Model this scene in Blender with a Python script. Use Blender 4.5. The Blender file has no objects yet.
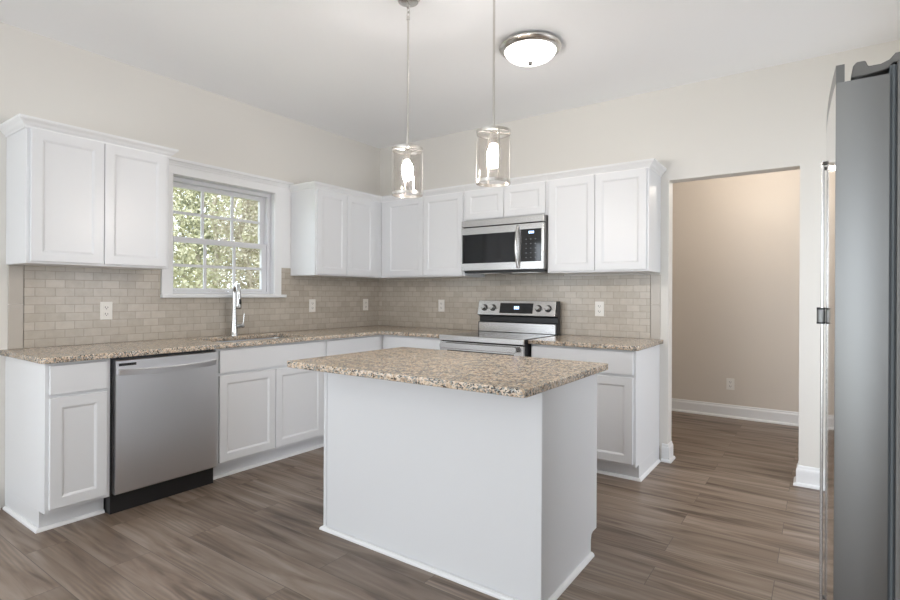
import bpy, bmesh, math, random
from mathutils import Vector, Matrix
random.seed(7)
S = bpy.context.scene
COL = S.collection

# ------------------------------------------------------------------ camera
cam_d = bpy.data.cameras.new('camera'); cam = bpy.data.objects.new('camera', cam_d); COL.objects.link(cam)
F, CX, CY, YAW, ROLL = 524.9, 451.4, 294.5, .613, -.005
s_, c_ = math.sin(YAW), math.cos(YAW)
right = Vector((c_, s_, 0)); look = Vector((-s_, c_, 0)); up = Vector((0, 0, 1))
cr, sr = math.cos(ROLL), math.sin(ROLL)
R2 = right*cr - up*sr; U2 = right*sr + up*cr
M = Matrix((R2, U2, -look)).transposed().to_4x4(); M.translation = Vector((3.818, -4.104, 1.23))
cam.matrix_world = M
cam_d.sensor_width = 36; cam_d.lens = F/900*36
cam_d.shift_x = -(CX-450)/900; cam_d.shift_y = (CY-300)/900
cam_d.clip_start = .02
S.camera = cam

# ------------------------------------------------------------------ view and light
S.view_settings.view_transform = 'Standard'; S.view_settings.look = 'None'
S.view_settings.gamma = 1; S.view_settings.use_curve_mapping = False
S.view_settings.exposure = 0.38
S.cycles.max_bounces = 10; S.cycles.diffuse_bounces = 6; S.cycles.glossy_bounces = 5
S.cycles.transparent_max_bounces = 12; S.cycles.transmission_bounces = 8
S.cycles.sample_clamp_indirect = 6
S.cycles.use_denoising = True
S.cycles.caustics_reflective = False; S.cycles.caustics_refractive = False

W = bpy.data.worlds.new('sky'); S.world = W; W.use_nodes = True
wn = W.node_tree.nodes; wb = wn['Background']
wb.inputs['Color'].default_value = (.84, .91, 1.0, 1); wb.inputs['Strength'].default_value = 3.1

def light(name, typ, loc, energy, color=(1, 1, 1), rot=(0, 0, 0), **k):
    l = bpy.data.lights.new(name, typ); l.energy = energy; l.color = color
    for a, b in k.items(): setattr(l, a, b)
    o = bpy.data.objects.new(name, l); COL.objects.link(o); o.location = loc; o.rotation_euler = rot
    return o
PI = math.pi
sun = light('sun', 'SUN', (0, 20, 20), 4, (1, .93, .80), (math.radians(-50), 0, 0), angle=.02)
# daylight through the glazed doors and windows of the room behind the camera
light('patio_daylight', 'AREA', (1.95, -7.55, 1.15), 38, (.88, .94, 1), (PI/2+.25, 0, 0), shape='RECTANGLE', size=2.6, size_y=2.1)
light('side_window_daylight', 'AREA', (-.10, -5.45, 1.4), 20, (.84, .92, 1), (0, -PI/2, 0), shape='RECTANGLE', size=1.5, size_y=1.9)
# fill lights added at right wall and dining ceiling, then the hall lamp
light('side_fill_light', 'AREA', (4.70, -.83, 1.1), 5, (.95, .97, 1), (0, PI/2, 0), shape='RECTANGLE', size=1.9, size_y=1.2)  # added fill for low surfaces facing right, from an invented doorway
light('right_fill_light', 'AREA', (4.69, -5.1, 1.4), 4, (.92, .96, 1), (0, PI/2, 0), shape='RECTANGLE', size=1.5, size_y=1.9)  # added fill for the island's right side, from an invented window
light('dining_fill_light', 'AREA', (1.9, -5.4, 2.70), 6, (1, .95, .9), (0, 0, 0), shape='DISK', size=.5)  # added fill with no fixture, brightens the room from out of view
light('hall_ceiling_light', 'POINT', (3.35, 1.0, 2.35), 13, (1, .90, .79), shadow_soft_size=.12)

# ------------------------------------------------------------------ materials
def mat(name, color=(.8, .8, .8), rough=.5, metal=0, **k):
    m = bpy.data.materials.new(name); m.use_nodes = True
    b = m.node_tree.nodes['Principled BSDF']
    b.inputs['Base Color'].default_value = (*color, 1); b.inputs['Roughness'].default_value = rough
    b.inputs['Metallic'].default_value = metal
    for a, v in k.items(): b.inputs[a.replace('_', ' ')].default_value = v
    return m
class NT:
    def __init__(s, m): s.t = m.node_tree; s.b = s.t.nodes['Principled BSDF']
    def n(s, typ, **k):
        x = s.t.nodes.new(typ)
        for a, v in k.items():
            if hasattr(x, a): setattr(x, a, v)
            else: x.inputs[a].default_value = v
        return x
    def l(s, a, b): s.t.links.new(a, b)
    def pos(s): return s.n('ShaderNodeNewGeometry').outputs['Position']
    def mapped(s, vec, scale=(1, 1, 1), loc=(0, 0, 0)):
        m = s.n('ShaderNodeMapping'); m.inputs['Scale'].default_value = scale; m.inputs['Location'].default_value = loc
        s.l(vec, m.inputs['Vector']); return m.outputs[0]
    def noise(s, vec, scale, detail=3, rough=.5, dist=0):
        x = s.n('ShaderNodeTexNoise'); x.inputs['Scale'].default_value = scale; x.inputs['Detail'].default_value = detail
        x.inputs['Roughness'].default_value = rough; x.inputs['Distortion'].default_value = dist
        s.l(vec, x.inputs['Vector']); return x.outputs['Fac']
    def ramp(s, fac, stops):
        r = s.n('ShaderNodeValToRGB'); e = r.color_ramp.elements
        while len(e) < len(stops): e.new(.5)
        for i, (p, c) in enumerate(stops): e[i].position = p; e[i].color = (*c, 1)
        s.l(fac, r.inputs[0]); return r.outputs[0]
    def mix(s, fac, a, b, mode='MIX'):
        x = s.n('ShaderNodeMix'); x.data_type = 'RGBA'; x.blend_type = mode
        for i, v in ((0, fac), (6, a), (7, b)):
            if isinstance(v, (int, float)): x.inputs[i].default_value = v
            elif isinstance(v, tuple): x.inputs[i].default_value = (*v, 1)
            else: s.l(v, x.inputs[i])
        return x.outputs[2]
    def bump(s, h, strength=.2, dist=.002):
        b = s.n('ShaderNodeBump'); b.inputs['Strength'].default_value = strength; b.inputs['Distance'].default_value = dist
        s.l(h, b.inputs['Height']); s.l(b.outputs[0], s.b.inputs['Normal'])

def paint(name, color, rough=.55, tex=.08, scale=220):
    m = mat(name, color, rough); t = NT(m)
    n = t.noise(t.pos(), scale, 2); t.bump(n, tex, .001)
    big = t.noise(t.pos(), .9, 2)
    t.l(t.mix(big, tuple(c*.985 for c in color), tuple(min(1, c*1.01) for c in color)), t.b.inputs['Base Color'])
    return m
WALL = paint('wall_paint', (.72, .695, .65))
HALL = paint('hall_paint', (.68, .615, .54))
CEIL = paint('ceiling_paint', (.92, .925, .93), .7)
TRIM = paint('trim_paint', (.80, .80, .80), .35, .02)
CAB = paint('cabinet_paint', (.73, .735, .745), .33, .02)
VINYL = mat('window_vinyl', (.66, .66, .68), .4)  # greyed so the colour carries the backlit shade
PLATE = mat('outlet_plate', (.80, .77, .72), .35)
SLOT = mat('outlet_slot', (.05, .05, .05), .5)
BLACK = mat('black_plastic', (.012, .012, .013), .35)
BGLASS = mat('black_glass', (.012, .013, .015), .06)
DARKGREY = mat('dark_grey_enamel', (.09, .085, .08), .42)
GASKET = mat('gasket', (.10, .115, .125), .45)
NICKEL = mat('brushed_nickel', (.70, .68, .65), .24, 1)
FAUCET = mat('satin_chrome', (.62, .62, .61), .20, 1)
CHROME = mat('chrome', (.78, .78, .78), .12, 1)
def steel(name, color, rough, axis, strength=.12):
    m = mat(name, color, rough, 1); t = NT(m)
    sc = [3, 3, 3]; 
    for i in range(3):
        if i != axis: sc[i] = 900
    n = t.noise(t.mapped(t.pos(), tuple(sc)), 1, 3)
    t.l(t.ramp(n, [(.3, (rough*.99,)*3), (.7, (rough*1.01,)*3)]), t.b.inputs['Roughness'])
    t.l(t.mix(n, tuple(c*.995 for c in color), tuple(min(1, c*1.005) for c in color)), t.b.inputs['Base Color'])
    m.node_tree.nodes['Principled BSDF'].inputs['Anisotropic'].default_value = .4
    return m
STEEL = steel('stainless_steel', (.74, .74, .755), .33, 1)
STEELX = steel('stainless_steel_wide', (.60, .59, .58), .24, 0)
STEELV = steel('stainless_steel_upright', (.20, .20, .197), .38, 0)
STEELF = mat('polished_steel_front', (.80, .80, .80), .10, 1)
SINKST = steel('sink_steel', (.50, .52, .55), .28, 1)
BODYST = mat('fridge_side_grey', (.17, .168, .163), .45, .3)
HINGE = mat('hinge_cover_grey', (.16, .155, .15), .5)

def glass(name, tint=(1, 1, 1), refl=1.0, ior=1.45):
    m = bpy.data.materials.new(name); m.use_nodes = True; t = m.node_tree
    for n in list(t.nodes): t.nodes.remove(n)
    o = t.nodes.new('ShaderNodeOutputMaterial'); mx = t.nodes.new('ShaderNodeMixShader')
    tr = t.nodes.new('ShaderNodeBsdfTransparent'); tr.inputs[0].default_value = (*tint, 1)
    g = t.nodes.new('ShaderNodeBsdfGlossy'); g.inputs['Roughness'].default_value = .02
    lw = t.nodes.new('ShaderNodeLayerWeight'); lw.inputs[0].default_value = .5
    f = t.nodes.new('ShaderNodeMath'); f.operation = 'POWER'; f.inputs[1].default_value = 5; t.links.new(lw.outputs['Facing'], f.inputs[0])
    mu = t.nodes.new('ShaderNodeMath'); mu.operation = 'MULTIPLY_ADD'; mu.inputs[1].default_value = .55*refl; mu.inputs[2].default_value = .045*refl
    t.links.new(f.outputs[0], mu.inputs[0]); t.links.new(mu.outputs[0], mx.inputs[0])
    t.links.new(tr.outputs[0], mx.inputs[1]); t.links.new(g.outputs[0], mx.inputs[2]); t.links.new(mx.outputs[0], o.inputs[0])
    return m
PANE = glass('window_glass', (.97, .98, .97), .8)
SHADE = glass('clear_shade_glass', (.97, .96, .95), 1.0)
def emit(name, color, strength):
    m = mat(name, color, .4); b = m.node_tree.nodes['Principled BSDF']
    b.inputs['Emission Color'].default_value = (*color, 1); b.inputs['Emission Strength'].default_value = strength
    return m
BULB = emit('lit_bulb', (1, .94, .90), 370)
DOME = emit('lit_frosted_dome', (1, .96, .92), 5)
DIGIT = emit('blue_digit', (.45, .65, 1), 2.5)

# granite
GRAN = mat('granite', (.6, .55, .48), .17, Specular_IOR_Level=.4); t = NT(GRAN)
p = t.pos()
n1 = t.noise(t.mapped(p, (1, 1.9, 1)), 48, 4, .6, .5)
base = t.ramp(n1, [(.34, (.30, .21, .145)), (.44, (.54, .41, .29)), (.54, (.69, .56, .43)), (.70, (.74, .66, .56))])
vo = t.n('ShaderNodeTexVoronoi'); vo.inputs['Scale'].default_value = 135; vo.inputs['Randomness'].default_value = 1
wob = t.n('ShaderNodeTexNoise'); wob.inputs['Scale'].default_value = 60; t.l(p, wob.inputs['Vector'])
vs = t.n('ShaderNodeVectorMath', operation='SCALE'); t.l(wob.outputs['Color'], vs.inputs[0]); vs.inputs['Scale'].default_value = .02
va = t.n('ShaderNodeVectorMath', operation='ADD'); t.l(t.mapped(p, (1, 1.5, 1.5)), va.inputs[0]); t.l(vs.outputs[0], va.inputs[1]); t.l(va.outputs[0], vo.inputs['Vector'])
sepc = t.n('ShaderNodeSeparateColor'); t.l(vo.outputs['Color'], sepc.inputs[0])
clump = t.noise(t.mapped(p, (1, 1, 1), (5, 2, 1)), 22, 3, .6)
add = t.n('ShaderNodeMath', operation='ADD'); t.l(sepc.outputs[0], add.inputs[0]); t.l(clump, add.inputs[1])
dark = t.ramp(add.outputs[0], [(.60, (1, 1, 1)), (.66, (0, 0, 0))])
add2 = t.n('ShaderNodeMath', operation='ADD'); t.l(sepc.outputs[1], add2.inputs[0]); t.l(clump, add2.inputs[1])
grey = t.ramp(add2.outputs[0], [(.82, (1, 1, 1)), (.88, (0, 0, 0))])
c1 = t.mix(t.mix(.35, grey, (0, 0, 0)), base, (.30, .31, .30)) if False else t.mix(grey, base, (.26, .27, .26))
c2 = t.mix(dark, c1, (.075, .06, .05))
t.l(c2, t.b.inputs['Base Color'])

# floor planks, running along x
FLOOR = mat('plank_floor', (.15, .12, .1), .38); t = NT(FLOOR)
p = t.pos()
bk = t.n('ShaderNodeTexBrick'); bk.offset = .37; bk.offset_frequency = 2; bk.squash = 1
t.l(p, bk.inputs['Vector'])
for k, v in (('Scale', 1), ('Mortar Size', .0013), ('Brick Width', 1.22), ('Row Height', .18), ('Mortar Smooth', .2), ('Bias', 0)): bk.inputs[k].default_value = v
bk.inputs['Color1'].default_value = (0, 0, 0, 1); bk.inputs['Color2'].default_value = (1, 1, 1, 1); bk.inputs['Mortar'].default_value = (.5, .5, .5, 1)
tone = bk.outputs['Color']
off = t.n('ShaderNodeVectorMath', operation='SCALE'); t.l(tone, off.inputs[0]); off.inputs['Scale'].default_value = 17
pv = t.n('ShaderNodeVectorMath', operation='ADD'); t.l(p, pv.inputs[0]); t.l(off.outputs[0], pv.inputs[1])
pl = pv.outputs[0]
g1 = t.noise(t.mapped(pl, (.75, 7, 1)), 2.2, 4, .5, .8)
g2 = t.noise(t.mapped(pl, (4, 90, 1)), 2, 3, .6)
wv = t.n('ShaderNodeTexWave', wave_type='RINGS', rings_direction='Z'); t.l(t.mapped(pl, (.55, 5.5, 1)), wv.inputs['Vector'])
for k, v in (('Scale', 2.6), ('Distortion', 7), ('Detail', 3), ('Detail Scale', 1.2)): wv.inputs[k].default_value = v
rings = t.mix(t.ramp(t.noise(t.mapped(pl, (.8, 3, 1)), 1.7, 2), [(.50, (0, 0, 0)), (.62, (1, 1, 1))]), (.5, .5, .5), wv.outputs['Fac'])
col = t.ramp(g1, [(.30, (.085, .055, .038)), (.42, (.168, .119, .085)), (.58, (.235, .178, .136)), (.78, (.31, .255, .208))])
col = t.mix(.08, col, g2, 'OVERLAY'); col = t.mix(.16, col, rings, 'OVERLAY')
col = t.mix(.42, col, t.ramp(tone, [(0, (.36, .35, .34)), (.5, (.5, .5, .5)), (1, (.62, .62, .63))]), 'OVERLAY')
col = t.mix(bk.outputs['Fac'], col, (.075, .056, .044))
t.l(col, t.b.inputs['Base Color'])
t.l(t.ramp(g1, [(.3, (.42,)*3), (.8, (.30,)*3)]), t.b.inputs['Roughness'])
t.bump(t.mix(.5, g2, g1), .12, .002)

# backsplash tile (2 x 4 inch brick bond); axis = the horizontal world axis
def tile(name, ax, loc):
    m = mat(name, (.5, .45, .4), .22); t = NT(m)
    sp = t.n('ShaderNodeSeparateXYZ'); t.l(t.pos(), sp.inputs[0])
    cb = t.n('ShaderNodeCombineXYZ'); t.l(sp.outputs[ax], cb.inputs[0]); t.l(sp.outputs[2], cb.inputs[1])
    v = t.mapped(cb.outputs[0], (1, 1, 1), loc)
    bk = t.n('ShaderNodeTexBrick'); bk.offset = .5; t.l(v, bk.inputs['Vector'])
    for k, x in (('Scale', 1), ('Mortar Size', .0022), ('Brick Width', .1016), ('Row Height', .0508), ('Mortar Smooth', .3), ('Bias', 0)): bk.inputs[k].default_value = x
    bk.inputs['Color1'].default_value = (.45, .40, .335, 1); bk.inputs['Color2'].default_value = (.525, .475, .405, 1)
    bk.inputs['Mortar'].default_value = (.37, .33, .28, 1)
    n = t.noise(t.pos(), 22, 4, .6)
    t.l(t.mix(.35, bk.outputs['Color'], t.ramp(n, [(.3, (.42, .41, .40)), (.7, (.58, .58, .58))]), 'OVERLAY'), t.b.inputs['Base Color'])
    inv = t.n('ShaderNodeMath', operation='SUBTRACT'); inv.inputs[0].default_value = 1; t.l(bk.outputs['Fac'], inv.inputs[1])
    t.bump(inv.outputs[0], .45, .0015)
    return m
TILE_L = tile('backsplash_tile_left', 1, (3.031, -.914+.012, 0))
TILE_B = tile('backsplash_tile_back', 0, (0, -.914+.012, 0))
TILE_E = paint('edge_tile_glaze', (.48, .435, .38), .25, .02)

# outdoors
def leafmat(name, a, b):
    m = mat(name, a, .6); t = NT(m)
    n = t.noise(t.pos(), 3.5, 3); t.l(t.ramp(n, [(.35, a), (.65, b)]), t.b.inputs['Base Color'])
    t.b.inputs['Subsurface Weight'].default_value = 0
    return m
LEAF = [leafmat('pale_leaf', (.38, .37, .23), (.58, .55, .38)), leafmat('olive_leaf', (.18, .195, .11), (.31, .31, .19)), leafmat('dry_leaf', (.33, .29, .21), (.50, .46, .35))]
BARK = leafmat('bark', (.30, .25, .19), (.50, .44, .35))
GRASS = leafmat('grass', (.16, .19, .07), (.24, .24, .11))
SIDING = paint('exterior_siding', (.6, .6, .58))

# ------------------------------------------------------------------ helpers
WORLD = {}
def wl(o): return WORLD.get(o.name, Vector((0, 0, 0))) if o else Vector((0, 0, 0))
class MB:
    def __init__(s): s.bm = bmesh.new()
    def box(s, x0, x1, y0, y1, z0, z1):
        x0, x1 = sorted((x0, x1)); y0, y1 = sorted((y0, y1)); z0, z1 = sorted((z0, z1))
        v = [s.bm.verts.new(c) for c in ((x0,y0,z0),(x1,y0,z0),(x1,y1,z0),(x0,y1,z0),(x0,y0,z1),(x1,y0,z1),(x1,y1,z1),(x0,y1,z1))]
        for f in ((0,3,2,1),(4,5,6,7),(0,1,5,4),(1,2,6,5),(2,3,7,6),(3,0,4,7)): s.bm.faces.new([v[i] for i in f])
        return s
    def prism(s, pts, f):      # pts 2D polygon, f(p, t) -> 3D for t in 0, 1
        a = [s.bm.verts.new(f(p, 0)) for p in pts]; b = [s.bm.verts.new(f(p, 1)) for p in pts]
        s.bm.faces.new(a); s.bm.faces.new(b[::-1]); n = len(pts)
        for i in range(n): s.bm.faces.new((a[i], b[i], b[(i+1) % n], a[(i+1) % n]))
        return s
    def lathe(s, prof, c=(0, 0, 0), n=32, axis=2):   # prof [(r, h)]
        rings = []
        for r, h in prof:
            ring = []
            for i in range(n):
                a = 2*PI*i/n
                q = [r*math.cos(a), r*math.sin(a), h]
                if axis == 0: q = [h, q[0], q[1]]
                if axis == 1: q = [q[0], h, q[1]]
                ring.append(s.bm.verts.new((c[0]+q[0], c[1]+q[1], c[2]+q[2])))
            rings.append(ring)
        for A, B in zip(rings, rings[1:]):
            for i in range(n): s.bm.faces.new((A[i], A[(i+1) % n], B[(i+1) % n], B[i]))
        for R in (() if prof[0] == prof[-1] else (rings[0], rings[-1])):
            if prof[0 if R is rings[0] else -1][0] > 1e-5: s.bm.faces.new(R)
        if min(p[0] for p in prof) < 1e-5: bmesh.ops.remove_doubles(s.bm, verts=s.bm.verts, dist=1e-6)
        return s
    def tube(s, pts, r, n=12, cap=True, flat=1.0):
        pts = [Vector(p) for p in pts]; rs = r if isinstance(r, (list, tuple)) else [r]*len(pts)
        rings = []; side = None
        for i, p in enumerate(pts):
            d = (pts[min(i+1, len(pts)-1)] - pts[max(i-1, 0)]).normalized()
            if side is None: side = d.orthogonal().normalized()
            side = (side - d*side.dot(d)).normalized(); u = d.cross(side)
            rings.append([s.bm.verts.new(p + rs[i]*(math.cos(2*PI*k/n)*side*flat + math.sin(2*PI*k/n)*u)) for k in range(n)])
        for A, B in zip(rings, rings[1:]):
            for i in range(n): s.bm.faces.new((A[i], A[(i+1) % n], B[(i+1) % n], B[i]))
        if cap: s.bm.faces.new(rings[0]); s.bm.faces.new(rings[-1])
        return s
    def sweep(s, path, prof, side=1, z=0):   # path [(x,y)], prof [(out, z)] closed, mitred
        P = [Vector((a, b)) for a, b in path]; n = len(P); secs = []
        def nor(a, b):
            d = (b-a).normalized(); return Vector((d.y, -d.x))*side
        for i in range(n):
            if i == 0: m = nor(P[0], P[1])
            elif i == n-1: m = nor(P[-2], P[-1])
            else:
                a, b = nor(P[i-1], P[i]), nor(P[i], P[i+1]); m = (a+b); m = m/(1+a.dot(b))
            secs.append([s.bm.verts.new((P[i].x+m.x*o, P[i].y+m.y*o, z+h)) for o, h in prof])
        k = len(prof)
        for A, B in zip(secs, secs[1:]):
            for i in range(k): s.bm.faces.new((A[i], A[(i+1) % k], B[(i+1) % k], B[i]))
        s.bm.faces.new(secs[0]); s.bm.faces.new(secs[-1]); return s
def obj(name, mb, m, parent=None, smooth=False, bevel=0):
    bm = mb.bm; bmesh.ops.recalc_face_normals(bm, faces=bm.faces)
    L = wl(parent)
    if L.length: bmesh.ops.translate(bm, verts=bm.verts, vec=-L)
    if smooth:
        for f in bm.faces: f.smooth = True
        for e in bm.edges:
            if len(e.link_faces) == 2 and e.calc_face_angle(0) > math.radians(38): e.smooth = False
    me = bpy.data.meshes.new(name); bm.to_mesh(me); bm.free(); me.materials.append(m)
    o = bpy.data.objects.new(name, me); COL.objects.link(o)
    if parent: o.parent = parent; WORLD[o.name] = L
    if bevel:
        b = o.modifiers.new('edge', 'BEVEL'); b.width = bevel; b.segments = 2; b.limit_method = 'ANGLE'; b.angle_limit = math.radians(50)
    return o
def struct(o): o['kind'] = 'structure'; return o
def tag(o, label, cat, group=None):
    o['label'] = label; o['category'] = cat
    if group: o['group'] = group
    return o
def thing(name, label, cat, loc, group=None):
    o = bpy.data.objects.new(name, None); COL.objects.link(o); o.location = loc; o.empty_display_size = .1
    WORLD[o.name] = Vector(loc); return tag(o, label, cat, group)
def copy_tree(o, parent=None):
    c = o.copy(); COL.objects.link(c)
    if parent: c.parent = parent
    for ch in list(o.children): copy_tree(ch, c)
    return c
def slab(name, outlines, z0, z1, m, parent=None, b=.004):   # polished slab with an eased edge, outlines: outer then holes
    cu = bpy.data.curves.new(name, 'CURVE'); cu.dimensions = '2D'; cu.fill_mode = 'BOTH'
    cu.extrude = (z1-z0)/2-b; cu.bevel_depth = b; cu.bevel_resolution = 2; cu.offset = -b
    for pts in outlines:
        sp = cu.splines.new('POLY'); sp.points.add(len(pts)-1); sp.use_cyclic_u = True
        for i, (x, y) in enumerate(pts): sp.points[i].co = (x, y, 0, 1)
    tmp = bpy.data.objects.new('tmp', cu); COL.objects.link(tmp)
    dg = bpy.context.evaluated_depsgraph_get()
    me = bpy.data.meshes.new_from_object(tmp.evaluated_get(dg)); me.name = name
    bpy.data.objects.remove(tmp); bpy.data.curves.remove(cu)
    L = wl(parent)
    for v in me.vertices: v.co.z += (z0+z1)/2; v.co -= L
    me.materials.clear(); me.materials.append(m)
    o = bpy.data.objects.new(name, me); COL.objects.link(o)
    if parent: o.parent = parent; WORLD[o.name] = L
    return o
def rounded(pts, radii, n=6):
    out = []; k = len(pts)
    for i, (p, r) in enumerate(zip(pts, radii)):
        p = Vector(p)
        if not r: out.append(tuple(p)); continue
        a = (Vector(pts[i-1])-p).normalized(); b = (Vector(pts[(i+1) % k])-p).normalized()
        for j in range(n+1):
            t_ = j/n; q = p + a*r*(1-t_)**2 + b*r*t_**2; out.append(tuple(q))
    return out

# axis maps: (a = along the wall, d = out from the wall, z)
def mapL(a, d, z): return (d, a, z)
def mapB(a, d, z): return (a, -d, z)
def mapI(a, d, z): return (a, -2.235+d, z)          # island: d grows towards +y
def bx(mb, mp, a0, a1, d0, d1, z0, z1):
    p, q = mp(a0, d0, z0), mp(a1, d1, z1); return mb.box(p[0], q[0], p[1], q[1], p[2], q[2])

def shaker(name, mp, a0, a1, d, z0, z1, parent, rail=.050, th=.019, rec=.007):
    mb = MB(); bm = mb.bm
    def ring(i, dd): return [bm.verts.new(mp(*q)) for q in ((a0+i, dd, z0+i), (a1-i, dd, z0+i), (a1-i, dd, z1-i), (a0+i, dd, z1-i))]
    e = .0015
    R = [ring(0, d+.0005), ring(0, d+th-e), ring(e, d+th), ring(rail, d+th), ring(rail+.005, d+th-.002), ring(rail+.013, d+th-rec), ]
    for A, B in zip(R, R[1:]):
        for i in range(4): bm.faces.new((A[i], A[(i+1) % 4], B[(i+1) % 4], B[i]))
    bm.faces.new(R[0]); bm.faces.new(R[-1])
    return obj(name, mb, CAB, parent)
def slabfront(name, mp, a0, a1, d, z0, z1, parent, th=.019):
    return obj(name, bx(MB(), mp, a0, a1, d+.0005, d+th, z0, z1), CAB, parent, bevel=.002)

ZB, ZT = .872, .902
SHOE = [(0, 0), (.017, 0), (.016, .007), (.012, .013), (.006, .017), (0, .018)]
BASEB = [(0, 0), (.030, 0), (.029, .010), (.024, .017), (.014, .020), (.014, .098), (.012, .106), (.007, .112), (.006, .122), (.004, .128), (0, .130)]

# ------------------------------------------------------------------ structure
H = 2.767
XR, YR = 4.66, -7.5
struct(obj('floor', MB().box(-.02, XR+1.5, YR-.02, 2.0, -.05, 0), FLOOR))
struct(obj('ceiling', MB().box(-.12, XR+1.6, YR-.12, 2.1, H, H+.12), CEIL))
wy0, wy1, wz0, wz1 = -2.215, -1.311, 1.225, 2.085         # kitchen window opening
m_ = MB()
for y0, y1, z0, z1 in ((YR, -6.4, 0, H), (-6.4, -4.5, 0, .65), (-6.4, -4.5, 2.15, H), (-4.5, wy0, 0, H), (wy0, wy1, 0, wz0), (wy0, wy1, wz1, H), (wy1, .12, 0, H)):
    m_.box(-.14, 0, y0, y1, z0, z1)
struct(obj('wall_left', m_, WALL))
m_ = MB()
OX0, OX1, OZ = 2.896, 3.705, 2.082
m_.box(0, OX0, 0, .12, 0, H).box(OX0, OX1, 0, .12, OZ, H).box(OX1, XR+.12, 0, .12, 0, H)
struct(obj('wall_back', m_, WALL))
struct(obj('wall_right', MB().box(XR, XR+.12, YR, -6.05, 0, H).box(XR, XR+.12, -6.05, -4.15, 0, .65).box(XR, XR+.12, -6.05, -4.15, 2.15, H).box(XR, XR+.12, -4.15, -1.5, 0, H).box(XR, XR+.12, -1.5, -.16, 2.1, H).box(XR, XR+.12, -.16, 0, 0, H), WALL))
m_ = MB(); m_.box(-.14, .65, YR-.14, YR, 0, H).box(.65, 3.25, YR-.14, YR, 2.2, H).box(3.25, XR+.12, YR-.14, YR, 0, H)
struct(obj('wall_rear', m_, WALL))
struct(obj('wall_hall_back', MB().box(1.2, XR+1.5, 1.87, 1.99, 0, H), HALL))
struct(obj('wall_hall_left', MB().box(1.2, 1.32, .12, 1.87, 0, H), HALL))
struct(obj('wall_hall_right', MB().box(XR+1.38, XR+1.5, .12, 1.87, 0, H), HALL))
# baseboards
struct(obj('baseboard_left', MB().sweep([(0, -3.14), (0, -4.45)], BASEB, -1), TRIM))
struct(obj('baseboard_opening_left', MB().sweep([(2.856, 0), (OX0, 0), (OX0, .12)], BASEB, 1), TRIM))
struct(obj('baseboard_back', MB().sweep([(XR, 0), (OX1, 0), (OX1, .12)], BASEB, -1), TRIM))
struct(obj('baseboard_right', MB().sweep([(XR, -1.53), (XR, YR)], BASEB, 1), TRIM))
struct(obj('baseboard_hall', MB().sweep([(1.32, 1.87), (XR+1.38, 1.87)], BASEB, 1), TRIM))

# ---- kitchen window
win = bpy.data.objects.new('window_1', None); COL.objects.link(win); win.location = (0, (wy0+wy1)/2, wz0); struct(win)
WORLD['window_1'] = Vector(win.location)
m_ = MB(); b_ = .012
for y0, y1, z0, z1 in ((-2.345, -2.18, 1.455, 2.16), (wy1, -1.148, 1.455, 2.16), (-2.18, wy1, wz1, 2.16)): m_.box(0.0005, b_, y0, y1, z0, z1)
struct(obj('trim_1', m_, TRIM, bevel=.001))
CR2 = [(0, 0), (.010, 0), (.013, .010), (.024, .026), (.034, .032), (.036, .050), (0, .050)]
struct(obj('trim_2', MB().sweep([(b_, -2.345), (b_, -1.148)], CR2, 1, 2.148), TRIM))
m_ = MB(); m_.box(.0008, .021, -2.252, -2.176, 1.215, wz1+.0).box(.0008, .021, wy1-.004, wy1+.062, 1.215, wz1+.0).box(.0008, .021, -2.252, wy1+.062, wz1, wz1+.062)
obj('window_casing', m_, TRIM, win, bevel=.002)
m_ = MB(); m_.box(.0, .045, -2.258, wy1+.100, 1.197, 1.222).box(-.06, 0, wy0, wy1, 1.2, 1.2215)
obj('window_sill', m_, TRIM, win, bevel=.004)
m_ = MB(); fx0, fx1 = -.135, -.045; ft = .034
m_.box(fx0, fx1, wy0, wy0+ft, wz0, wz1).box(fx0, fx1, wy1-ft, wy1, wz0, wz1).box(fx0, fx1, wy0+ft, wy1-ft, wz1-ft, wz1).box(fx0, fx1, wy0+ft, wy1-ft, wz0, wz0+.02)
m_.box(-.092, -.086, wy1-ft-.012, wy1-ft, 1.70, wz1-ft).box(-.045, 0, wy0, wy0+.006, wz0, wz1).box(-.045, 0, wy1-.006, wy1, wz0, wz1).box(-.045, 0, wy0, wy1, wz1-.006, wz1)
obj('window_frame', m_, VINYL, win, bevel=.002)
def sash(name, x0, x1, z0, z1, st, rb, rt):
    y0, y1 = wy0+ft+.002, wy1-ft-.002
    m = MB(); m.box(x0, x1, y0, y0+st, z0, z1).box(x0, x1, y1-st, y1, z0, z1).box(x0, x1, y0+st, y1-st, z0, z0+rb).box(x0, x1, y0+st, y1-st, z1-rt, z1)
    s = obj(name, m, VINYL, win, bevel=.002)
    gy0, gy1, gz0, gz1 = y0+st, y1-st, z0+rb, z1-rt; xm = (x0+x1)/2
    m = MB()
    for k in (1, 2):
        y = gy0+(gy1-gy0)*k/3; m.box(xm-.006, xm+.006, y-.0105, y+.0105, gz0, gz1)
    z = (gz0+gz1)/2; m.box(xm-.0062, xm+.0062, gy0, gy1, z-.0105, z+.0105)
    obj('muntin', m, VINYL, s)
    obj('glass_pane', MB().box(xm-.001, xm+.001, gy0, gy1, gz0, gz1), PANE, s)
    return s
sash('upper_sash', -.120, -.092, 1.612, wz1-ft, .040, .034, .034)
ls = sash('lower_sash', -.086, -.056, wz0+.021, 1.648, .046, .022, .042)
obj('sash_lock', MB().box(-.084, -.060, -1.77, -1.71, 1.648, 1.658).tube([(-.072, -1.745, 1.658), (-.072, -1.745, 1.668), (-.060, -1.70, 1.670)], .005, 8), NICKEL, win)

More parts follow.
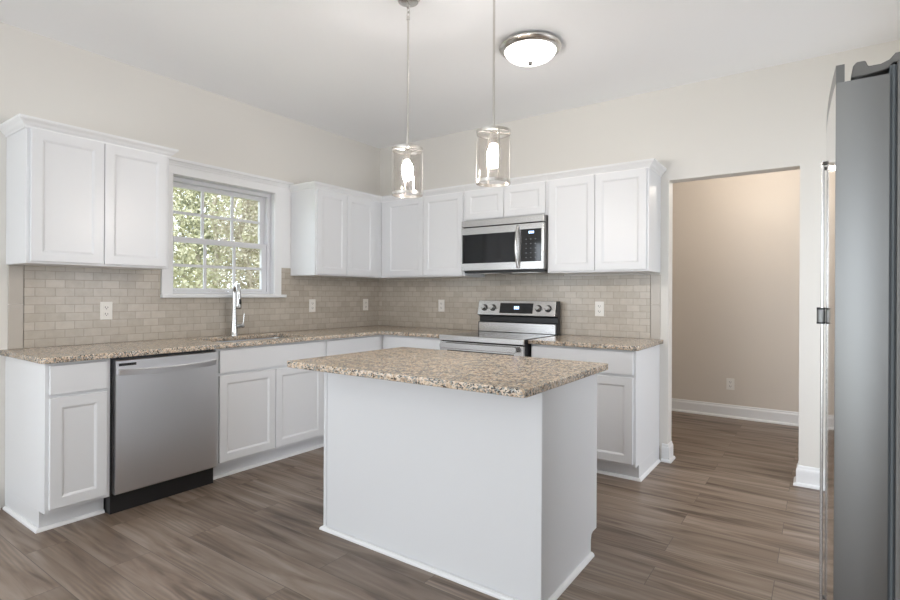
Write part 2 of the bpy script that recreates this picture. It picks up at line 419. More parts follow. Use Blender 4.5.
# ---- rear glazed doors and side window, behind the camera; right-wall openings are added
def opening_unit(name, mp, a0, a1, z0, z1, n):
    w = bpy.data.objects.new(name, None); COL.objects.link(w); w.location = mp((a0+a1)/2, 0, z0); struct(w); WORLD[name] = Vector(w.location)
    m = MB(); f = .05
    bx(m, mp, a0, a0+f, -.10, -.02, z0, z1); bx(m, mp, a1-f, a1, -.10, -.02, z0, z1)
    for k in range(1, n): a = a0+(a1-a0)*k/n; bx(m, mp, a-.04, a+.04, -.10, -.02, z0, z1)
    bx(m, mp, a0, a1, -.099, -.021, z1-f, z1); bx(m, mp, a0, a1, -.099, -.021, z0, z0+f)
    obj('window_frame', m, TRIM, w)
opening_unit('door_1', lambda a, d, z: (a, YR+d, z), .65, 3.25, 0, 2.2, 2)
opening_unit('added_window_3', lambda a, d, z: (XR-d, a, z), -6.05, -4.15, .65, 2.15, 2)  # unseen window, added to go with the right fill light
opening_unit('added_door_2', lambda a, d, z: (XR-d, a, z), -1.5, -.16, 0, 2.1, 1)  # unseen door behind the refrigerator, added to go with the side fill light
opening_unit('window_2', mapL, -6.4, -4.5, .65, 2.15, 2)

# ---- backsplash
ob = obj('tile_backsplash', MB().box(.0006, .009, -3.031, -2.256, ZT+.001, 1.452).box(.0006, .009, -2.256, -1.209, ZT+.001, 1.196).box(.0006, .009, -1.246, -.0006, 1.196, 1.452).box(.0006, .009, -1.209, -.0006, ZT+.001, 1.196), TILE_L)
tag(ob, 'beige brick-pattern tile backsplash on the left wall under the window', 'backsplash')
for z0, z1 in ((ZT+.001, 1.160), (1.163, 1.387)):
    obj('edge_tile', MB().box(.0006, .009, -3.104, -3.034, z0, z1), TILE_E, ob, bevel=.0015)
ob = obj('tile_backsplash', MB().box(.009, 2.769, -.009, -.0006, ZT+.001, 1.387).box(1.311, 2.075, -.009, -.0006, 1.387, 1.43), TILE_B)
tag(ob, 'beige brick-pattern tile backsplash on the back wall behind the range', 'backsplash')
for z0, z1 in ((ZT+.001, 1.160), (1.163, 1.387)):
    obj('edge_tile', MB().box(2.772, 2.840, -.009, -.0006, z0, z1), TILE_E, ob, bevel=.0015)

# ------------------------------------------------------------------ base cabinets
def base_cab(label, mp, a0, a1, fronts, endL=False, endR=False, hollow=False, toe=.535):
    c = thing('base_cabinet', label, 'cabinet', mp((a0+a1)/2, .3, 0))
    m = MB(); g = .0008
    if hollow:
        bx(m, mp, a0+g, a0+.018, .002, .59, .105, ZB-.001); bx(m, mp, a1-.018, a1-g, .002, .59, .105, ZB-.001)
        bx(m, mp, a0+.018, a1-.018, .002, .59, .105, .123); bx(m, mp, a0+.018, a1-.018, .002, .010, .123, ZB-.001)
    else: bx(m, mp, a0+g, a1-g, .002, .59, .105, ZB-.001)
    bx(m, mp, a0+g, a1-g, .59, .610, .105, ZB-.001)
    if endL: bx(m, mp, a0+g, a0+.018, .002, toe, 0.0005, .105)
    if endR: bx(m, mp, a1-.018, a1-g, .002, toe, 0.0005, .105)
    obj('cabinet_body', m, CAB, c, bevel=.0012)
    m = MB(); bx(m, mp, a0+(.0182 if endL else g), a1-(.0182 if endR else g), toe-.015, toe, .0005, .104); obj('toe_kick', m, CAB, c)
    e = .0
    path = [mp(a0+(0 if endL else g), toe, 0)[:2], mp(a1-(0 if endR else g), toe, 0)[:2]]
    if endL: path = [mp(a0, .032, 0)[:2]] + path
    if endR: path = path + [mp(a1, .032, 0)[:2]]
    side = 1 if mp is mapL or mp is mapI else 1
    sd = 1 if mp is mapB else (1 if mp is mapL else -1)
    obj('shoe_molding', MB().sweep(path, SHOE, sd, .0005), TRIM, c)
    for kind, f0, f1, z0, z1 in fronts:
        (shaker if kind == 'door' else slabfront)(kind if kind == 'door' else 'drawer_front', mp, f0, f1, .610, z0, z1, c)
    return c
DT, DB, T1, T0 = .690, .125, .856, .708
base_cab('narrow white end cabinet with one drawer left of the dishwasher', mapL, -3.115, -2.815, [('drawer', -3.097, -2.835, T0, T1), ('door', -3.097, -2.835, DB, DT)], endL=True)
base_cab('wide white two-door sink cabinet under the window, right of the dishwasher', mapL, -2.200, -1.291,
         [('drawer', -2.178, -1.305, T0, T1), ('door', -2.178, -1.752, DB, DT), ('door', -1.747, -1.305, DB, DT)], hollow=True)
base_cab('white corner cabinet on the left wall between sink cabinet and back corner', mapL, -1.291, -.002, [('drawer', -1.272, -.665, T0, T1), ('door', -1.272, -.665, DB, DT)])
base_cab('white cabinet on the back wall between the corner and the range', mapB, .612, 1.308, [('drawer', .665, 1.290, T0, T1), ('door', .665, .975, DB, DT), ('door', .980, 1.290, DB, DT)])
base_cab('white cabinet with a wide drawer right of the range beside the wall opening', mapB, 2.080, 2.838,
         [('drawer', 2.098, 2.820, T0, T1), ('door', 2.098, 2.455, DB, DT), ('door', 2.460, 2.820, DB, DT)], endR=True)

# ---- island
c = thing('island_cabinet', 'white paneled kitchen island cabinet in the middle of the wood floor', 'kitchen island', (2.316, -1.93, 0))
IX0, IX1, IY0, IY1 = 1.697, 2.935, -2.235, -1.62
m_ = MB()
m_.box(IX0+.006, IX1-.006, IY0+.006, IY1, .105, ZB-.001).box(IX0+.006, IX1-.006, IY0+.006, IY1-.075, .0005, .105)
obj('cabinet_body', m_, CAB, c)
m_ = MB().box(IX0, IX1, IY0, IY0+.006, .0005, ZB-.001); obj('back_panel', m_, CAB, c, bevel=.001)
for x0 in (IX1-.0055, IX0-.0005):
    pts = [(IY0+.0065, .0005), (IY1-.075, .0005), (IY1-.075, .075), (IY1-.066, .098), (IY1-.05, .105), (IY1, .105), (IY1, ZB-.001), (IY0+.0065, ZB-.001)]
    obj('side_panel', MB().prism(pts, lambda p, t: (x0+.006*t, p[0], p[1])), CAB, c)
for xa in (IX0-.003, IX1-.022+.003):
    obj('corner_trim', MB().box(xa, xa+.022, IY0-.004, IY0, .0005, ZB-.001), CAB, c, bevel=.001)
obj('shoe_molding', MB().sweep([(IX0, IY1-.075), (IX0, IY0-.004), (IX1, IY0-.004), (IX1, IY1-.070)], SHOE, 1, .0005), TRIM, c)
for k in range(3):
    a0 = IX0+.02+k*.401; shaker('door', mapI, a0, a0+.396, IY1-IY0, DB, DT, c); slabfront('drawer_front', mapI, a0, a0+.396, IY1-IY0, T0, T1, c)

# ---- countertops
sx0, sx1, sy0, sy1 = .150, .545, -2.115, -1.385
o = slab('countertop', [rounded([(.0005, -3.140), (.650, -3.140), (.650, -.650), (1.311, -.650), (1.311, -.0005), (.0005, -.0005)], [0, .035, 0, 0, 0, 0]),
                        rounded([(sx0, sy0), (sx1, sy0), (sx1, sy1), (sx0, sy1)], [.04]*4)], ZB, ZT, GRAN)
tag(o, 'long speckled beige granite countertop running from the sink around the corner', 'countertop')
o = slab('countertop', [rounded([(2.076, -.650), (2.862, -.650), (2.862, -.0005), (2.076, -.0005)], [0, .01, 0, 0])], ZB, ZT, GRAN)
tag(o, 'short speckled granite countertop right of the range', 'countertop')
o = slab('countertop', [rounded([(1.683, -2.476), (2.985, -2.476), (2.985, -1.592), (1.683, -1.592)], [.025, .02, .02, .02])], ZB+.0, ZT, GRAN)
tag(o, 'large rectangular speckled granite top overhanging the white island', 'countertop')

# ---- sink
c = thing('sink', 'undermount stainless steel sink in the granite below the window', 'sink', ((sx0+sx1)/2, (sy0+sy1)/2, ZB-.23))
m_ = MB(); bm = m_.bm; rings = []
for ins, z in ((-.012, ZB-.001), (.0, ZB-.001), (.004, ZB-.02), (.010, ZB-.19), (.035, ZB-.215), (.12, ZB-.22)):
    pts = rounded([(sx0+ins, sy0+ins), (sx1-ins, sy0+ins), (sx1-ins, sy1-ins), (sx0+ins, sy1-ins)], [.045]*4)
    rings.append([bm.verts.new((x, y, z)) for x, y in pts])
for A, B in zip(rings, rings[1:]):
    for i in range(len(A)): bm.faces.new((A[i], A[(i+1) % len(A)], B[(i+1) % len(A)], B[i]))
bm.faces.new(rings[-1])
so = obj('basin', m_, SINKST, c, smooth=True)
obj('drain', MB().lathe([(0, 0), (.02, .001), (.04, .003), (.045, .001), (.045, -.002)], ((sx0+sx1)/2, (sy0+sy1)/2, ZB-.2195)), CHROME, c, smooth=True)

# ---- faucet
fx, fy = .092, -1.738
c = thing('faucet', 'chrome pull-down gooseneck faucet behind the sink under the window', 'faucet', (fx, fy, ZT))
obj('faucet_base', MB().lathe([(0.0, 0), (.031, 0), (.031, .006), (.027, .012), (.025, .04), (.021, .09), (.018, .15), (.016, .20), (0, .20)], (fx, fy, ZT), 24), FAUCET, c, smooth=True)
pts = [(fx, fy, ZT+.19), (fx, fy, ZT+.30)]
dx_, dy_ = .95, -.31
for k in range(0, 13):
    a = PI*k/12; r = .060; q = r - r*math.cos(a); pts.append((fx+q*dx_, fy+q*dy_, ZT+.335+r*math.sin(a)))
ex, ey = fx+.12*dx_, fy+.12*dy_
pts.append((ex, ey, ZT+.32))
obj('spout', MB().tube(pts, .0155, 14), FAUCET, c, smooth=True)
sh = obj('spray_head', MB().lathe([(0, 0), (.020, 0), (.0225, .008), (.022, .05), (.019, .085), (.0165, .110), (0, .110)], (ex, ey, ZT+.215), 20), FAUCET, c, smooth=True)
obj('spray_button', MB().box(ex+.006, ex+.0235, ey-.008, ey+.008, ZT+.245, ZT+.285), BLACK, sh)
obj('spray_face', MB().lathe([(0, 0), (.0195, 0), (.0195, .005), (0, .005)], (ex, ey, ZT+.211), 20), BLACK, sh, smooth=True)
h = obj('handle_hub', MB().lathe([(0, 0), (.017, 0), (.018, .01), (.018, .060), (.015, .068), (0, .068)], (fx, fy+.012, ZT+.072), 18, 1), FAUCET, c, smooth=True)
obj('lever', MB().tube([(fx, fy+.068, ZT+.078), (fx+.004, fy+.078, ZT+.11), (fx+.006, fy+.082, ZT+.170)], [.008, .006, .005], 10), FAUCET, h, smooth=True)

# ------------------------------------------------------------------ upper cabinets
UZ0, UZ1 = 1.388, 2.130
CROWN = [(0, 0), (.004, 0), (.006, .010), (.016, .018), (.024, .030), (.036, .040), (.040, .046), (.040, .056), (0, .056)]
def upper_cab(label, mp, a0, a1, doors, crown, z0=UZ0, b0=None, b1=None, side=1):
    c = thing('wall_cabinet', label, 'cabinet', mp((a0+a1)/2, .16, z0))
    m = MB(); g = .0008
    bx(m, mp, (a0 if b0 is None else b0)+g, (a1 if b1 is None else b1)-g, .002, .325, z0, UZ1)
    obj('cabinet_body', m, CAB, c, bevel=.0012)
    for d0, d1 in doors: shaker('door', mp, d0, d1, .325, z0+.012, UZ1-.014, c, rail=.050)
    obj('crown_molding', MB().sweep(crown, CROWN, side, UZ1-.014), TRIM, c)
    return c
upper_cab('white two-door wall cabinet left of the window', mapL, -3.115, -2.357, [(-3.097, -2.745), (-2.741, -2.383)],
          [(.002, -3.115), (.325, -3.115), (.325, -2.357), (.002, -2.357)])
upper_cab('white two-door wall cabinet between the window and the back corner', mapL, -1.146, -.327, [(-1.128, -.795), (-.791, -.440)],
          [(.002, -1.146), (.325, -1.146), (.325, -.327)], b1=-.002)
upper_cab('white two-door wall cabinet on the back wall left of the microwave', mapB, .327, 1.303, [(.402, .852), (.856, 1.286)],
          [(.327, -.325), (1.3025, -.325)])
upper_cab('short white two-door wall cabinet directly above the microwave', mapB, 1.303, 2.076, [(1.316, 1.690), (1.694, 2.060)],
          [(1.3035, -.325), (2.0755, -.325)], z0=1.855)
upper_cab('white two-door wall cabinet on the back wall right of the microwave', mapB, 2.076, 2.840, [(2.094, 2.455), (2.459, 2.824)],
          [(2.0765, -.325), (2.840, -.325), (2.840, -.002)], z0=1.400)

# ------------------------------------------------------------------ dishwasher
c = thing('dishwasher', 'stainless steel dishwasher with a bowed bar handle under the counter', 'dishwasher', (.3, -2.508, 0))
y0, y1 = -2.812, -2.203
obj('tub_body', MB().box(.02, .600, y0+.002, y1-.002, .0, ZB-.004), BLACK, c)
m_ = MB(); bm = m_.bm; N = 10; ya, yb = y0+.012, y1-.006
prof = [(.600, .112), (.636, .112), (.641, .118), (.643, .3), (.6436, .6), (.6440, .80), (.6440, .851), (.638, .857), (.600, .857)]
m_.prism(prof, lambda p, t: (p[0], ya+(yb-ya)*t, p[1]))
dp = obj('door_panel', m_, STEEL, c, smooth=True)
obj('vent_slot', MB().box(.640, .6448, ya+.014, ya+.105, .823, .838), BLACK, dp)
m_ = MB(); bm = m_.bm; N = 16; secs = []
for i in range(N+1):
    u = i/N; y = ya+.010+(yb-ya-.020)*u; out = .0245*math.sin(PI*u)**.55
    zc = .790-.010*math.sin(PI*u); hh = .018
    secs.append([bm.verts.new(q) for q in ((.6435+out*.55, y, zc-hh), (.655+out, y, zc-hh*.8), (.657+out, y, zc+hh*.7), (.650+out, y, zc+hh), (.6435+out*.55, y, zc+hh))])
for A, B in zip(secs, secs[1:]):
    for i in range(5): bm.faces.new((A[i], A[(i+1) % 5], B[(i+1) % 5], B[i]))
bm.faces.new(secs[0]); bm.faces.new(secs[-1])
obj('handle', m_, STEEL, c, smooth=True)
obj('kick_plate', MB().box(.555, .565, y0+.004, y1-.004, .002, .108), BLACK, c)

# ------------------------------------------------------------------ range
c = thing('range', 'stainless steel electric range with black glass cooktop on the back wall', 'range', (1.693, -.33, 0))
x0, x1 = 1.310, 2.066
obj('range_body', MB().box(x0, x1, -.630, -.012, .002, .880), BLACK, c)
obj('cooktop', MB().box(x0-.001, x1+.001, -.648, -.060, .881, .906), BGLASS, c, bevel=.004)
obj('cooktop_trim', MB().box(x0-.002, x1+.002, -.672, -.648, .862, .908), STEELX, c, bevel=.006)
m_ = MB().box(x0+.004, x1-.004, -.668, -.632, .225, .857)
dr = obj('oven_door', m_, STEELX, c, bevel=.004)
obj('oven_window', MB().box(x0+.08, x1-.08, -.671, -.667, .30, .792), BGLASS, dr)
hp = rounded([(x0+.035, .808), (x1-.040, .808), (x1-.040, .850), (x0+.035, .850)], [.018]*4)
m_ = MB().prism(hp, lambda p, t: (p[0], -.700-.016*t, p[1])); m_.box(x0+.06, x0+.085, -.701, -.668, .820, .838).box(x1-.09, x1-.065, -.701, -.668, .820, .838)
obj('oven_handle', m_, STEELX, dr, bevel=.003)
obj('storage_drawer', MB().box(x0+.004, x1-.004, -.668, -.632, .06, .215), STEELX, c, bevel=.004)
# backguard
m_ = MB()
m_.prism([(-.012, .890), (-.085, .890), (-.085, .990), (-.060, .996), (-.060, 1.040), (-.098, 1.052), (-.066, 1.178), (-.012, 1.178)], lambda p, t: (x0+.002+(x1-x0-.004)*t, p[0], p[1]))
bg = obj('backguard', m_, BLACK, c, bevel=.002)
obj('lower_trim', MB().box(x0+.012, x1-.012, -.0885, -.0853, .9085, .988), STEELX, bg, bevel=.001)
def slope(y, z): pass
p0, p1 = Vector((-.098, 1.054)), Vector((-.067, 1.177)); dv = (p1-p0); nn = Vector((-dv.y, dv.x)).normalized()
def onp(s, o): q = p0+dv*s+nn*o; return q
def panel(name, xa, xb, s0, s1, o0, o1, m, par, bev=0):
    a, b, cc, d = onp(s0, o0), onp(s1, o0), onp(s1, o1), onp(s0, o1)
    return obj(name, MB().prism([tuple(a), tuple(b), tuple(cc), tuple(d)], lambda p, t: (xa+(xb-xa)*t, p[0], p[1])), m, par, bevel=bev)
cp = panel('control_panel', x0+.004, x1-.012, 0, 1, .0003, .004, STEELX, bg, .001)
ds = panel('display', x0+.225, x1-.215, .14, .84, .0042, .0056, BGLASS, cp)
for k, xx in enumerate((1.675, 1.692, 1.709)): panel('lit_digit', xx, xx+.011, .42, .62, .0057, .0062, DIGIT, ds)
for xx in (x0+.068, x0+.155, x1-.163, x1-.076):
    q = onp(.5, .0042); m = MB().lathe([(0, .034), (.017, .034), (.0215, .028), (.0225, 0), (.027, -.001), (.027, -.0)], (0, 0, 0), 24)
    m.box(-.0225, .0225, -.005, .005, .030, .041)
    ang = math.atan2(nn.y, -nn.x)
    rot = Matrix.Rotation(PI/2 - ang, 4, 'X')
    bmesh.ops.transform(m.bm, matrix=Matrix.Translation((xx, q.x, q.y)) @ rot, verts=m.bm.verts)
    kb = obj('knob', m, STEELX, cp, smooth=True)
    m = MB().lathe([(.0272, 0), (.030, 0), (.030, .0025), (.0272, .0025)], (0, 0, 0), 24)
    bmesh.ops.transform(m.bm, matrix=Matrix.Translation((xx, q.x, q.y)) @ rot, verts=m.bm.verts)
    obj('knob_ring', m, BLACK, kb)
for bxx, byy, r in ((x0+.20, -.20, .08), (x0+.20, -.47, .105), (x1-.20, -.20, .105), (x1-.20, -.47, .085)):
    obj('burner_ring', MB().lathe([(r, .9062), (r+.003, .9062), (r+.003, .9066), (r, .9066), (r, .9062)], (bxx, byy, 0), 40), DARKGREY, c)

bpy.data.objects['range'].location.y -= .036
# ------------------------------------------------------------------ microwave
c = thing('microwave', 'stainless over-the-range microwave with black door glass mounted under the short cabinet', 'microwave', (1.69, -.19, 1.42))
x0, x1, f0, f1 = 1.305, 2.073, -.352, -.388
obj('microwave_body', MB().box(x0, x1, -.0095, f0, 1.428, 1.853), DARKGREY, c, bevel=.002)
obj('vent_strip', MB().box(x0, x1-.003, f0, f1, 1.800, 1.853), STEELX, c, bevel=.003)
xd = 1.845
dr = obj('door', MB().box(x0, x1-.003, f0, f1, 1.432, 1.793), STEELX, c, bevel=.003)
obj('door_glass', MB().box(x0+.012, xd-.02, f1-.003, f1+.001, 1.492, 1.735), BGLASS, dr, bevel=.001)
m_ = MB(); pts = []
for i in range(13):
    u = i/12; pts.append((xd+.006, f1-.006-.036*math.sin(PI*u)**.7, 1.445+.335*u))
hd = obj('door_handle', m_.tube(pts, .0125, 12, flat=.8), STEELX, dr, smooth=True)
cp = obj('control_panel', MB().box(xd+.026, x1-.022, f1-.003, f1+.001, 1.492, 1.748), BGLASS, c, bevel=.001)
for k in range(3): obj('lit_digit', MB().box(1.945+k*.016, 1.956+k*.016, f1-.0036, f1-.0030, 1.712, 1.730), DIGIT, cp)
GREYK = mat('key_print', (.16, .165, .175), .5)
for r in range(5):
    for q in range(3): obj('key_mark', MB().box(1.917+q*.040, 1.928+q*.040, f1-.0034, f1-.0030, 1.665-r*.036, 1.670-r*.036), GREYK, cp)
obj('underside_vent', MB().box(x0+.01, x1-.01, -.02, f0+.004, 1.412, 1.4275), BLACK, c)
obj('vent_filter', MB().box(x0+.09, x0+.33, -.30, -.10, 1.408, 1.4118), STEELX, c); obj('vent_filter', MB().box(x1-.33, x1-.09, -.30, -.10, 1.408, 1.4118), STEELX, c)

# ------------------------------------------------------------------ refrigerator (front faces -x)
FY0, FY1 = -2.622, -1.712
c = thing('refrigerator', 'tall stainless side-by-side refrigerator at the right edge, seen from its side', 'refrigerator', (4.25, -2.167, 0))
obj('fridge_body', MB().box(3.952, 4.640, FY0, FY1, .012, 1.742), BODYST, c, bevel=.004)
obj('gasket', MB().box(3.9395, 3.9440, FY0+.006, FY1-.006, .05, 1.735).box(3.944, 3.948, FY0+.001, FY1-.001, .05, 1.735).box(3.948, 3.952, FY0+.008, FY1-.008, .05, 1.735), GASKET, c)
def bulge(y): u = (y-(FY0+FY1)/2)/((FY1-FY0)/2); return 3.8445-.014*(1-u*u)
for ya, yb in ((FY0, -2.170), (-2.164, FY1)):
    n = 12; front = [(bulge(ya+(yb-ya)*i/n), ya+(yb-ya)*i/n) for i in range(n+1)]
    poly = [(3.9393, ya)] + [(front[0][0]+.002, front[0][1])] + [(a, b+(0.0015 if i == 0 else (-.0015 if i == n else 0))) for i, (a, b) in enumerate(front)] + [(front[-1][0]+.004, front[-1][1]), (3.9393, yb)]
    m = MB().prism(poly, lambda p, t: (p[0], p[1], .05+(1.716-.05)*t))
    lip = [(a, b) for a, b in front]; lip2 = lip + [(a+.016, b) for a, b in lip[::-1]]
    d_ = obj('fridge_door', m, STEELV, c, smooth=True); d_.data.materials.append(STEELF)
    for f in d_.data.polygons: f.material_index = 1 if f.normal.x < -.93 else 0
    obj('top_lip', MB().prism(lip2, lambda p, t: (p[0], p[1], 1.7162+(1.756-1.7162)*t)), STEELV, d_)
for y in (-2.205, -2.129):
    xs = bulge(y)
    h = obj('door_handle', MB().tube([(xs-.0085, y, .30), (xs-.0085, y, 1.630)], .0042, 12), STEELX, c, smooth=True)
    for z, r in ((1.622, .006), (.308, .006)):
        obj('handle_mount', MB().tube([(xs-.011, y, z), (xs+.0, y, z)], r, 10), DARKGREY, h, smooth=True)
    obj('handle_collar', MB().tube([(xs-.0115, y, 1.155), (xs-.0115, y, 1.190)], .0105, 16), STEELV, h, smooth=True)
    for z in (1.149, 1.1905): obj('collar_band', MB().tube([(xs-.0115, y, z), (xs-.0115, y, z+.0055)], .0108, 16), BLACK, h, smooth=True)
for y0 in (FY0, FY1-.07):
    hg = obj('hinge_cover', MB().prism([(3.872, 1.726), (3.876, 1.752), (3.882, 1.760), (3.898, 1.760), (3.901, 1.752), (3.903, 1.746), (3.925, 1.746), (3.940, 1.752), (3.950, 1.764), (4.05, 1.766), (4.05, 1.743), (3.945, 1.743), (3.940, 1.733), (3.925, 1.730), (3.900, 1.726)], lambda p, t: (p[0], y0+.012+.055*t, p[1])), HINGE, c, bevel=.003)
    obj('hinge_pin', MB().lathe([(0, 0), (.011, 0), (.011, .0095), (0, .0095)], (3.886, y0+.035, 1.7164), 16), CHROME, hg, smooth=True)
for x in (4.0, 4.58):
    for y in (FY0+.05, FY1-.05): obj('leveling_foot', MB().lathe([(0, 0), (.02, 0), (.02, .008), (.008, .012), (0, .012)], (x, y, 0), 12), BLACK, c)
obj('toe_grille', MB().box(3.93, 3.951, FY0+.01, FY1-.01, .012, .045), BLACK, c)

# ------------------------------------------------------------------ outlets
def outlet(label, place, plane_off):
    c = thing('wall_outlet', label, 'outlet', place(0, plane_off, 0), 'duplex wall outlets')
    def B(m, a0, a1, d0, d1, z0, z1): p, q = place(a0, plane_off+d0, z0), place(a1, plane_off+d1, z1); return m.box(p[0], q[0], p[1], q[1], p[2], q[2])
    pl = obj('cover_plate', B(MB(), -.036, .036, .0003, .005, -.058, .058), PLATE, c, bevel=.002)
    for z in (-.021, .021):
        r = obj('receptacle', B(MB(), -.0165, .0165, .005, .0068, z-.0145, z+.0145), PLATE, c, bevel=.001)
        m = MB(); B(m, -.009, -.006, .0068, .0071, z-.004, z+.008); B(m, .006, .009, .0068, .0071, z-.004, z+.006); B(m, -.0025, .0025, .0068, .0071, z-.011, z-.006)
        obj('slot', m, SLOT, r)
def pL(y, z): return lambda a, d, zz: (d, y+a, z+zz)
def pB(x, z, y=0): return lambda a, d, zz: (x+a, y-d, z+zz)
outlet('outlet on the left tile backsplash nearest the left end, above the dishwasher', pL(-2.600, 1.113), .009)
outlet('outlet on the left tile backsplash just right of the window', pL(-.905, 1.122), .009)
outlet('outlet on the left tile backsplash nearest the back corner', pL(-.217, 1.122), .009)
outlet('outlet on the back tile backsplash left of the range', pB(.822, 1.122), .009)
outlet('outlet on the back tile backsplash right of the range', pB(2.380, 1.122), .009)
outlet('outlet low on the beige hall wall seen through the wall opening', pB(3.075, .338, 1.87), 0)

# ------------------------------------------------------------------ pendants and ceiling light
def pendant(label, x, y):
    c = thing('pendant_light', label, 'pendant light', (x, y, 1.742), 'island pendants')
    obj('canopy', MB().lathe([(0, 0), (.030, 0), (.052, .004), (.056, .012), (.062, .020), (.062, .0265), (0, .0265)], (x, y, H-.027), 32), NICKEL, c, smooth=True)
    zl = H-.030; ch = []
    for k in range(3):
        m = MB(); z = zl-.014-.022*k; pts = []
        for i in range(13):
            a = 2*PI*i/12; u = .0085*math.cos(a); w = .0145*math.sin(a)
            pts.append((x+(u if k % 2 == 0 else 0), y+(0 if k % 2 == 0 else u), z+w))
        obj('chain_link', m.tube(pts, .0022, 8, cap=False), NICKEL, c, smooth=True)
    obj('rod', MB().tube([(x, y, 1.985), (x, y, zl-.072)], .0055, 12).lathe([(0, 0), (.009, 0), (.009, .016), (0, .016)], (x, y, zl-.085), 14), NICKEL, c, smooth=True)
    R = .079; z0, z1 = 1.742, 1.985
    def band(z, h): return MB().lathe([(R-.004, z), (R+.001, z), (R+.001, z+h), (R-.004, z+h), (R-.004, z)], (x, y, 0), 40)
    m = band(z1-.014, .014)
    for k in range(4):
        a = PI/4+k*PI/2; m.tube([(x, y, z1-.004), (x+(R-.003)*math.cos(a), y+(R-.003)*math.sin(a), z1-.004)], .004, 8)
    m.lathe([(0, 0), (.020, 0), (.020, .006), (.010, .012), (0, .012)], (x, y, z1-.006), 20)
    obj('top_ring', m, NICKEL, c, smooth=True)
    obj('bottom_ring', band(z0, .014), NICKEL, c, smooth=True)
    for k in range(4):
        a = PI/4+.06+k*PI/2
        m = MB(); m.box(-.0035, .0035, -.0012, .0012, z0+.002, z1-.002)
        bmesh.ops.transform(m.bm, matrix=Matrix.Translation((x+(R+.001)*math.cos(a), y+(R+.001)*math.sin(a), 0)) @ Matrix.Rotation(a+PI/2, 4, 'Z'), verts=m.bm.verts)
        obj('strap', m, NICKEL, c)
    obj('glass_shade', MB().lathe([(R-.010, z0+.004), (R-.007, z0+.004), (R-.007, z1-.016), (R-.010, z1-.016), (R-.010, z0+.004)], (x, y, 0), 48), SHADE, c, smooth=True)
    obj('socket', MB().lathe([(0, 0), (.017, 0), (.018, .04), (.012, .055), (0, .055)], (x, y, z1-.062), 20), NICKEL, c, smooth=True)
    obj('bulb', MB().lathe([(0, 0), (.014, .003), (.025, .014), (.029, .030), (.027, .045), (.018, .065), (.013, .080), (.0, .080)], (x, y, z1-.140), 24), BULB, c, smooth=True)
    return c
p1 = pendant('clear glass cylinder pendant over the island, farther left, nearer the corner', 2.065, -2.013)
p2 = pendant('clear glass cylinder pendant over the island, right one nearest the flush ceiling light', 2.580, -2.013)
p1['label'] = 'left of the two clear glass cylinder pendants hanging over the island'
p2['label'] = 'right of the two clear glass cylinder pendants hanging over the island'
c = thing('ceiling_light', 'round flush ceiling light with frosted dome and brushed nickel rim', 'ceiling light', (2.352, -1.190, H))
lx, ly = 2.352, -1.190
obj('rim', MB().lathe([(.10, -.001), (.150, -.001), (.176, -.004), (.190, -.014), (.190, -.024), (.182, -.034), (.166, -.042), (.158, -.044), (.150, -.034), (.10, -.02), (.10, -.001)], (lx, ly, H), 56), NICKEL, c, smooth=True)
prof = [(.155, -.040)] + [(.155*math.cos(a*PI/2/10), -.040-.066*math.sin(a*PI/2/10)) for a in range(1, 11)]
prof[-1] = (0, -.106)
obj('glass_dome', MB().lathe(prof, (lx, ly, H), 48), DOME, c, smooth=True)
obj('finial', MB().lathe([(0, -.128), (.010, -.126), (.014, -.119), (.011, -.112), (.016, -.107), (0, -.104)], (lx, ly, H), 20), DARKGREY, c, smooth=True)

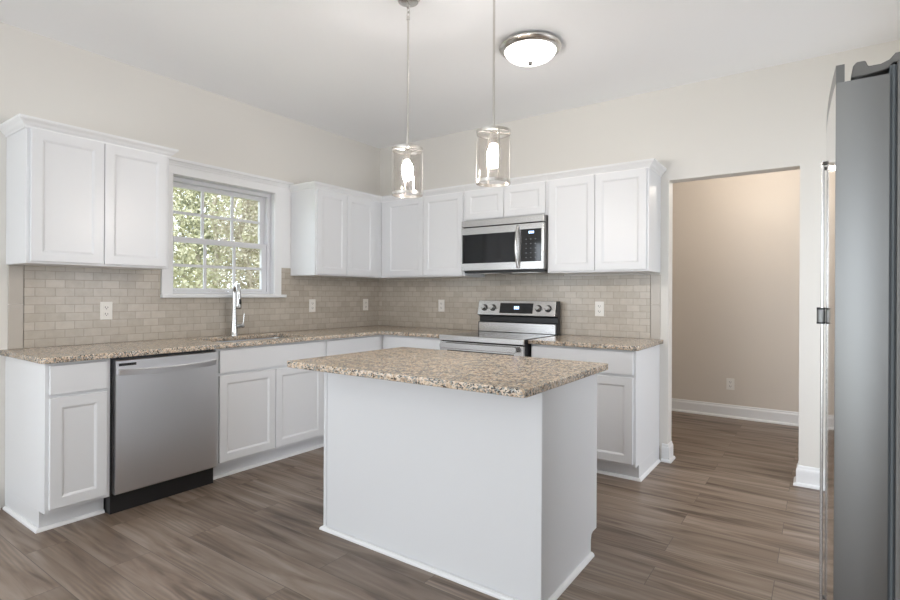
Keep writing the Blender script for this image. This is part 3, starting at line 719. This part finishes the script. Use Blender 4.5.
# ------------------------------------------------------------------ outdoors
struct(obj('ground', MB().box(-60, -.16, -30, 45, -.5, -.45), GRASS))
def tree(label, x, y, h, r, lm, n, seed, name='tree'):
    rnd = random.Random(seed); z0 = -.46
    c = thing(name, label, 'tree', (x, y, z0), 'trees outside the window')
    m = MB(); tips = []
    pts = [(x, y, z0)]
    for k in range(1, 7): pts.append((x+rnd.uniform(-.1, .1)*k*.5, y+rnd.uniform(-.1, .1)*k*.5, z0+h*.9*k/6))
    m.tube(pts, [.10-.013*k for k in range(7)], 8)
    for k in range(16):
        i = rnd.randint(2, 6); b = Vector(pts[i-1]).lerp(Vector(pts[i]), rnd.random()); a = rnd.uniform(0, 2*PI); L = r*rnd.uniform(.4, .8)
        e = b+Vector((math.cos(a)*L, math.sin(a)*L, L*rnd.uniform(.1, .7))); mid = b.lerp(e, .5)+Vector((0, 0, L*.1))
        m.tube([b, mid, e], [.035, .022, .008], 6); tips += [mid, e]
    obj('trunk', m, BARK, c, smooth=True)
    m = MB(); bm = m.bm
    for k in range(n):
        if k % 3: q = rnd.choice(tips)+Vector([rnd.gauss(0, r*.17) for _ in range(3)])
        else:
            q = Vector((x, y, z0+h*.62))+Vector((rnd.gauss(0, r*.45), rnd.gauss(0, r*.45), rnd.gauss(0, h*.2)))
        if q.z < .5: q.z = .5+rnd.random()
        o_ = Vector((q.x-x, q.y-y)); 
        if o_.length > r*.93: o_ *= r*.93*rnd.uniform(.5, 1)/o_.length; q.x, q.y = x+o_.x, y+o_.y
        s = rnd.uniform(.025, .06)*(1+max(0, -x-8)*.13); d = Vector([rnd.gauss(0, 1) for _ in range(3)]).normalized(); e = d.orthogonal().normalized(); f = d.cross(e)
        a = rnd.uniform(0, 2*PI); e, f = e*math.cos(a)+f*math.sin(a), f*math.cos(a)-e*math.sin(a)
        bm.faces.new([bm.verts.new(q+v) for v in (e*s, f*s*.5+d*s*.15, -e*s, -f*s*.5+d*s*.15)])
    L = wl(c)
    obj('foliage', m, lm, c)
    return c
specs = [(-6.5, 1.0, 4.4, .80, 0), (-6.6, 2.8, 5.0, .85, 2), (-6.4, 4.6, 4.6, .80, 1), (-9.2, 1.6, 6.0, 1.0, 1), (-9.4, 3.75, 6.4, 1.05, 0), (-9.2, 5.9, 6.2, 1.0, 2),
         (-12.4, 2.4, 7.4, 1.2, 2), (-12.6, 5.0, 7.8, 1.25, 1), (-12.4, 7.6, 7.6, 1.2, 0), (-16.2, 3.4, 8.8, 1.45, 0), (-16.4, 6.6, 9.0, 1.5, 0), (-16.2, 9.8, 9.0, 1.5, 2)]
for k, (x, y, h, r, li) in enumerate(specs):
    tree('leafy %s tree in the pale woodland outside the kitchen window' % ['pale green', 'dark olive', 'dry tan-leaved'][li], x, y, h, r, LEAF[li], 5600, 100+k)
